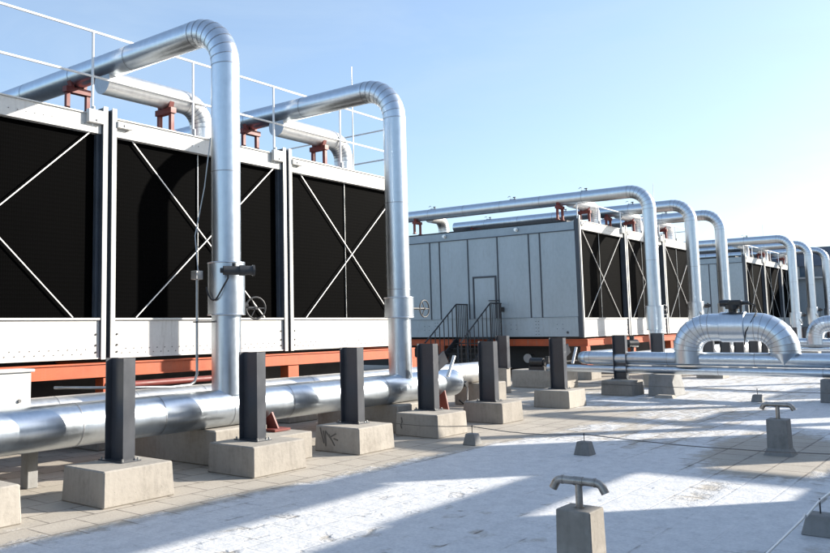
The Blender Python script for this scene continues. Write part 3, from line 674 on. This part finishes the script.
# ------------------------------------------------------------------ stairs to the access door
t = thing('access_stairs', (25.6, 14.6, 0), 'dark grated steel stairs with railings leading to the access door', 'stairs'); O = (25.6, 14.6, 0)
SY0, SY1, LX, LZ = 13.98, 15.32, 25.8, 1.36
b = MB(O); b.box(LX, SY0, LZ - .04, 26.6, SY1, LZ); b.build('landing', 'dark', t)
nst = 7
for i in range(nst):
    x = LX - .27 * (i + 1); z = LZ - (i + 1) * LZ / (nst + 1)
    b = MB(O)
    for j in range(5): b.box(x + .01 + j * .05, SY0 + .03, z - .03, x + .035 + j * .05, SY1 - .03, z)
    b.box(x + .25, SY0 + .03, z - .035, x + .26, SY1 - .03, z + .002); b.build('tread', 'dark', t)
xb = LX - .27 * (nst + 1) + .1
for y in (SY0, SY1):
    b = MB(O); b.bar((xb, y, .02), (LX, y, LZ - .08), .035, .24); b.build('stringer', 'dark', t)
    for x in (LX + .05, 26.54):
        b = MB(O); b.box(x - .03, y - .03, 0, x + .03, y + .03, LZ - .041); b.build('leg', 'joint', t)
    b = MB(O); h = 1.19
    b.curve([(xb - .02, y, .1 + h - .05), (LX, y, LZ + h), (26.59, y, LZ + h)], .026, 8)
    r_ = b.build('hand_rail', 'black', t)
    b = MB(O)
    for i in range(8):
        f = i / 7; x = xb + .05 + (LX - xb - .05) * f; zz = .04 + (LZ - .04) * f; b.tube((x, y, zz), (x, y, zz + h - .02), .026 if i in (0, 7) else .016, n=6)
    for i in range(1, 7): x = LX + .125 * i; b.tube((x, y, LZ - .02), (x, y, LZ + h), .026 if i == 6 else .016, n=6)
    b.build('balusters', 'black', r_)

# plinth with a small pump below the tower edge
b = MB((22.9, 10.6, 0)); b.box(22.35, 9.9, 0, 23.3, 11.5, .5, 0, .02); tag(b.build('concrete_plinth', 'concrete'), 'wide concrete plinth with a black pump, below the end wall', 'plinth')
t = thing('pump', (22.6, 10.7, .5), 'small black pump motor on the wide plinth under the end wall', 'pump'); O = (22.6, 10.7, .5)
b = MB(O); b.tube((22.5, 10.55, .72), (22.5, 10.95, .72), .13, n=18); b.tube((22.5, 10.5, .72), (22.5, 10.55, .72), .10, n=18); b.build('motor', 'black', t)
b = MB(O); b.box(22.4, 10.5, .5, 22.6, 10.98, .6); b.build('foot', 'cast', t)
b = MB(O); b.tube((22.42, 10.4, .5), (22.42, 10.4, .9), .05, n=12); b.box(22.36, 10.34, .72, 22.5, 10.46, .84); b.build('flange', 'cast', t)
for k in range(6):
    pass
# dim pipes below the towers
for (a, c, z, r, lb) in (((7.5, 10.45), (9.6, 10.45), .98, .05, 'thin reddish pipe just below the orange beam of the near tower'), ((27.3, 13.4), (37.5, 13.4), .62, .16, 'dull pipe in the dark under the middle tower')):
    b = MB((a[0], a[1], z)); b.clad([(a[0], a[1], z), (c[0], c[1], z)], r, n=20, joint=1.6); tag(b.build('drain_pipe', ['maroon' if z > .9 else 'galv', 'seam']), lb, 'pipe')

# ------------------------------------------------------------------ twin blue-sky pipes running across, with their bypass arch
def cross_run(X, yl, yr, label_a, label_b, label_c, ya, yb, r_arch=.33, zc=1.67, zr=.895):
    t = thing('crossing_pipe', (X, yr, 0), label_a, 'pipe', 'pipes crossing the roof'); O = (X, yr, 0)
    b = MB(O); b.clad([(X + 2.6, yl, zr), (X, yl, zr), (X, yr, zr)], .168, .30, 5, 1.9, 32); b.build('pipe_run', ['galv', 'seam'], t)
    t2 = thing('small_crossing_pipe', (X - .05, yr, 0), label_b, 'pipe', 'thin pipes crossing the roof'); O = (X - .05, yr, 0)
    b = MB(O); b.clad([(X - .08, yl + .9, zr - .275), (X - .08, yr, zr - .275)], .095, joint=2.1, n=28); b.build('pipe_run', ['galv', 'seam'], t2)
    t3 = thing('bypass_pipe', (X, (ya + yb) / 2, zr), label_c, 'pipe', 'arched bypass pipes'); O = (X, (ya + yb) / 2, zr)
    b = MB(O); b.clad([(X, yb, zr - .1), (X, yb, zc), (X, ya, zc), (X, ya, zr + .16)], r_arch, .56, 7, .75, 44, cap0=False, cap1=False)
    # pointed saddle where the near leg lands on the run
    n = 44; rr = r_arch; top = [(math.cos(2 * PI * i / n) * rr, math.sin(2 * PI * i / n) * rr) for i in range(n)]
    b.build('arch', ['galv', 'seam'], t3)
    b = MB(O); A = [b.bm.verts.new(V((X + cx, ya + cy, zr + .165)) - b.o) for cx, cy in top]
    B_ = [b.bm.verts.new(V((X + cx * .58, ya + cy * (.25 + .6 * abs(cy) / rr), zr + .13 - .26 * (1 - abs(cy) / rr))) - b.o) for cx, cy in top]
    b.skin(A, B_, 0); b.build('saddle_joint', 'galv', t3)
    yc = (ya + yb) / 2 - .02
    b = MB(O); b.clad([(X, yc - .26, zc), (X, yc + .26, zc)], r_arch + .03, joint=2, n=44); b.torus((X, yc - .26, zc), (0, 1, 0), r_arch + .02, .018, 40, 6); b.torus((X, yc + .26, zc), (0, 1, 0), r_arch + .02, .015, 40, 6); cl = b.build('valve_collar', ['galv', 'seam'], t3)
    zt = zc + r_arch
    b = MB(O); b.tube((X, yc, zt), (X, yc, zt + .12), .1, n=16); b.tube((X, yc, zt + .1), (X, yc, zt + .2), .17, n=18); b.box(X - .12, yc - .22, zt + .16, X + .12, yc + .08, zt + .31, 0, .03); b.tube((X, yc + .06, zt + .24), (X, yc + .27, zt + .24), .085, n=16); b.tube((X, yc - .22, zt + .24), (X, yc - .36, zt + .23), .045, n=12)
    b.tube((X - .12, yc - .2, zt + .02), (X - .12, yc - .2, zt + .2), .03, n=8); b.build('valve_actuator', 'black', cl)
    b = MB(O); b.curve([(X - .02, yc - .35, zt + .23), (X - .1, yc - .50, zt + .18), (X - .15, yc - .55, zt + .02), (X - .3, yc - .45, zt - .2), (X - .34, yc - .32, zt - .45), (X - .2, yc - .25, zt - .75)], .013, 8); b.build('cable', 'black', cl)
cross_run(21.75, 9.15, -3, 'upper blue reflecting pipe running right across the roof, under the arch', 'thin pipe just below the upper crossing pipe', 'big arched bypass pipe with a black valve on top', 4.28, 6.40)
cross_run(40.2, 9.0, -3, 'far crossing pipe seen past the right leg of the arch', 'far thin crossing pipe below the far bypass arch', 'far arched bypass pipe cut off at the right edge', 4.4, 6.75)
for (X0_, X1_, a, c, z, lb) in ((21.35, 22.15, 6.72, 7.25, .505, 'concrete block under the twin pipes right of the last footing'), (21.35, 22.1, 2.4, 3.55, .505, 'concrete block under the twin pipes at the right photo edge')):
    b = MB((X0_, a, 0)); b.hexa([(X0_ - .05, a - .1, 0), (X1_, a - .1, 0), (X1_, c + .02, 0), (X0_ - .05, c + .02, 0), (X0_, a, z), (X1_, a, z), (X1_, c, z), (X0_, c, z)], 0, .012)
    tag(b.build('concrete_block', 'concrete_grey'), lb, 'concrete block', 'blocks under the twin pipes')
b = MB((20.86, 6.75, 0)); b.hexa([(20.75, 6.5, 0), (21.05, 6.5, 0), (21.05, 6.95, 0), (20.75, 6.95, 0), (20.8, 6.55, .07), (21.0, 6.55, .07), (21.0, 6.9, .07), (20.8, 6.9, .07)]); tag(b.build('concrete_fragment', 'concrete'), 'flat piece of concrete on the snow beside the block under the pipes', 'concrete fragment')

# ------------------------------------------------------------------ concrete pillars with tee vents
def pillar(cx, cy, h, w_, label, flare=.0):
    t = thing('vent_pillar', (cx, cy, 0), label, 'vent pillar', 'concrete pillars with pipe tees'); O = (cx, cy, 0); k = w_ / 2
    b = MB(O); b.hexa([(cx - k - .008, cy - k - .008, 0), (cx + k + .008, cy - k - .008, 0), (cx + k + .008, cy + k + .008, 0), (cx - k - .008, cy + k + .008, 0), (cx - k, cy - k, h), (cx + k, cy - k, h), (cx + k, cy + k, h), (cx - k, cy + k, h)], 0, .008)
    if flare: b.hexa([(cx - k - flare, cy - k - flare, 0), (cx + k + flare, cy - k - flare, 0), (cx + k + flare, cy + k + flare, 0), (cx - k - flare, cy + k + flare, 0), (cx - k - .005, cy - k - .005, .1), (cx + k + .005, cy - k - .005, .1), (cx + k + .005, cy + k + .005, .1), (cx - k - .005, cy + k + .005, .1)])
    b.build('pillar', 'concrete_grey' if flare else 'concrete', t)
    b = MB(O); b.tube((cx, cy, h - .02), (cx, cy, h + .175), .026, n=18); b.tube((cx, cy, h), (cx, cy, h + .012), .034, n=18); b.build('stem', 'tee', t)
    z = h + .19; L = .125; pts = []
    for s in (1, -1):
        arc = [(cx, cy + s * (L + .06 * math.sin(a)), z - .06 * (1 - math.cos(a)) ) for a in [i * PI / 2.6 / 5 for i in range(6)]]
        last = V(arc[-1]); dirv = (V(arc[-1]) - V(arc[-2])).normalized(); arc.append(tuple(last + dirv * .035))
        pts = (arc[::-1] + pts) if s > 0 else (pts + arc)
    b = MB(O); b.curve(pts, .030, 16)
    for s in (1, -1): b.tube((cx, cy + s * (L - .01), z), (cx, cy + s * (L + .004), z), .0335, n=18)
    b.tube((cx, cy - .035, z), (cx, cy + .035, z), .0335, n=18)
    b.build('tee_bar', 'tee', t)
pillar(5.97, 2.57, .47, .255, 'near concrete pillar with a pipe tee, in the foreground')
pillar(12.82, 2.66, .48, .25, 'far concrete pillar with a pipe tee and a flared foot, standing on bare pavers', .05)

# ------------------------------------------------------------------ lightning wires on little blocks
BL = [(11.33, 6.52, .11, .17, 'small pale wire block beside the footings'), (11.36, 4.78, .115, .18, 'small wire block on the snow in mid photo, near pillar behind it at right'), (8.30, 1.45, .135, .17, 'dark wire block at the lower right photo edge'), (20.9, 4.72, .12, .16, 'far wire block just left of the far pillar tee')]
for x, y, k, h, lb in BL:
    t = thing('wire_block', (x, y, 0), lb, 'wire block', 'small concrete wire blocks'); O = (x, y, 0)
    b = MB(O); b.taper(x, y, 0, h, k, k, k * .68, k * .68, 0, .008); b.build('block', 'concrete_grey', t)
    b = MB(O); b.tube((x, y, h - .01), (x, y, .295), .006, n=8); b.tube((x - .02, y, .275), (x + .02, y, .275), .009, n=8); b.build('pin', 'cast', t)
def wirepts(a, c, n=24, amp=.006):
    a, c = V(a), V(c); return [a.lerp(c, i / n) + V((random.uniform(-amp, amp), random.uniform(-amp, amp), random.uniform(-amp, amp))) for i in range(n + 1)]
w1 = []
for a, c in (((11.33, 8.6), (11.33, 6.52)), ((11.33, 6.52), (11.36, 4.78)), ((11.36, 4.78), (11.36, 1.45)), ((11.36, 1.45), (11.36, -4))):
    n = 14; w1 += [(a[0] + (c[0] - a[0]) * i / n, a[1] + (c[1] - a[1]) * i / n, .278 - .05 * 4 * (i / n) * (1 - i / n) + random.uniform(-.003, .003)) for i in range(n)]
b = MB((11.35, 4.8, .278)); b.curve(w1, .0065, 7); tag(b.build('lightning_wire', 'wire'), 'thin wire crossing the snow over the small blocks in mid photo', 'wire', 'lightning wires')
b = MB((8.3, 1.45, .278)); b.curve([(x, 1.45, z) for x, z in ((2, .25), (4, .25), (6, .235), (6.9, .245), (7.6, .255), (7.66, .275), (7.72, .25), (8.3, .278), (9, .26), (10.2, .25), (11.36, .27))], .0095, 7); tag(b.build('lightning_wire', 'rod'), 'pale kinked wire running to the dark block at lower right', 'wire', 'lightning wires')
b = MB((20.9, 4.7, .28)); b.curve(hang((20.9, 9, .3), (20.9, -3, .3), .06), .007, 6); tag(b.build('lightning_wire', 'wire'), 'far thin wire over the far block in front of the twin pipes', 'wire', 'lightning wires')

# ------------------------------------------------------------------ building beyond the last tower
t = thing('far_building', (62, 2, 0), 'dark plant building at the right edge beyond the last risers', 'building'); O = (62, 2, 0)
b = MB(O); b.box(62, -30, 0, 80, 26, 4.6); b.build('lower_wall', 'wall', t)
b = MB(O); b.box(61.7, -30, 5.3, 80, 26, 6.5); b.build('upper_wall', 'fardark', t)
b = MB(O); b.box(61.9, -30, 4.6, 80, 26, 5.3); b.build('window_band', 'glass', t)
for i in range(14):
    y = -28 + i * 3.9; b = MB(O); b.box(61.82, y, 4.55, 61.95, y + .25, 5.35); b.build('mullion', 'white', t)
b = MB(O); b.box(61.6, -30, 4.48, 61.95, 26, 4.6); b.build('sill', 'white', t)

# ------------------------------------------------------------------ unseen plant behind the camera: walls added to cut the foreground shadow bands
YS = -2.5
def shade(name, x0, x1, z, label, cat, d=.3, z0=0.0, mat='white', y=YS):  # thin wall out of view, added only to block the sun
    b = MB((x0, y, 0)); b.box(x0, y - d, z0, x1, y, z, 0, .01); return tag(b.build(name, mat), label, cat)
b = MB((0, YS, 0))
b.box(-16, YS - .3, 0, 11.75, YS, 4.53); b.box(11.75, YS - .3, 0, 12.95, YS, 3.3); b.box(11.75, YS - .3, 3.86, 12.95, YS, 4.53); b.box(12.95, YS - .3, 0, 15.1, YS, 4.53)   # added wall out of view, hole cut to light the near pillar
tag(b.build('sun_blocker', 'white'), 'long unseen wall added behind the camera as a sun blocker, with one opening for light', 'cooling tower')
shade('sun_blocker', 18.6, 22.2, 5.75, 'taller unseen wall added behind the camera as a sun blocker', 'cooling tower')
shade('sun_blocker', 25.2, 27.3, 4.7, 'narrow unseen wall added behind and right of the camera as a sun blocker', 'cooling tower')
shade('sun_blocker', 30.5, 34.5, 4.7, 'far unseen wall added behind and right of the camera as a sun blocker', 'cooling tower')
shade('low_sun_blocker', 15.12, 18.58, 2.85, 'low unseen wall added between two sun blockers behind the camera', 'wall', .2, 0, 'concrete')
shade('high_sun_blocker', 15.12, 18.58, 4.6, 'high unseen strip added between two sun blockers behind the camera', 'sun blocker', .3, 4.18, 'white')
for x, zt in ((22.9, 6.3), (27.9, 6.3), (36, 6.3)):
    b = MB((x, YS + .5, 0)); b.clad([(x, YS + .5, .3), (x, YS + .5, zt), (x, YS - 7, zt)], .2, .6); tag(b.build('riser_pipe', ['galv', 'seam']), 'riser pipe of the plant behind the camera', 'pipe', 'riser pipes behind the camera')
b = MB((0, YS - .3, 5.75)); b.clad([(-16, YS - .3, 5.75), (18.5, YS - .3, 5.75)], .3, n=24, joint=2); tag(b.build('header_pipe', ['galv', 'seam']), 'long header pipe over the unseen shade walls behind the camera', 'pipe')
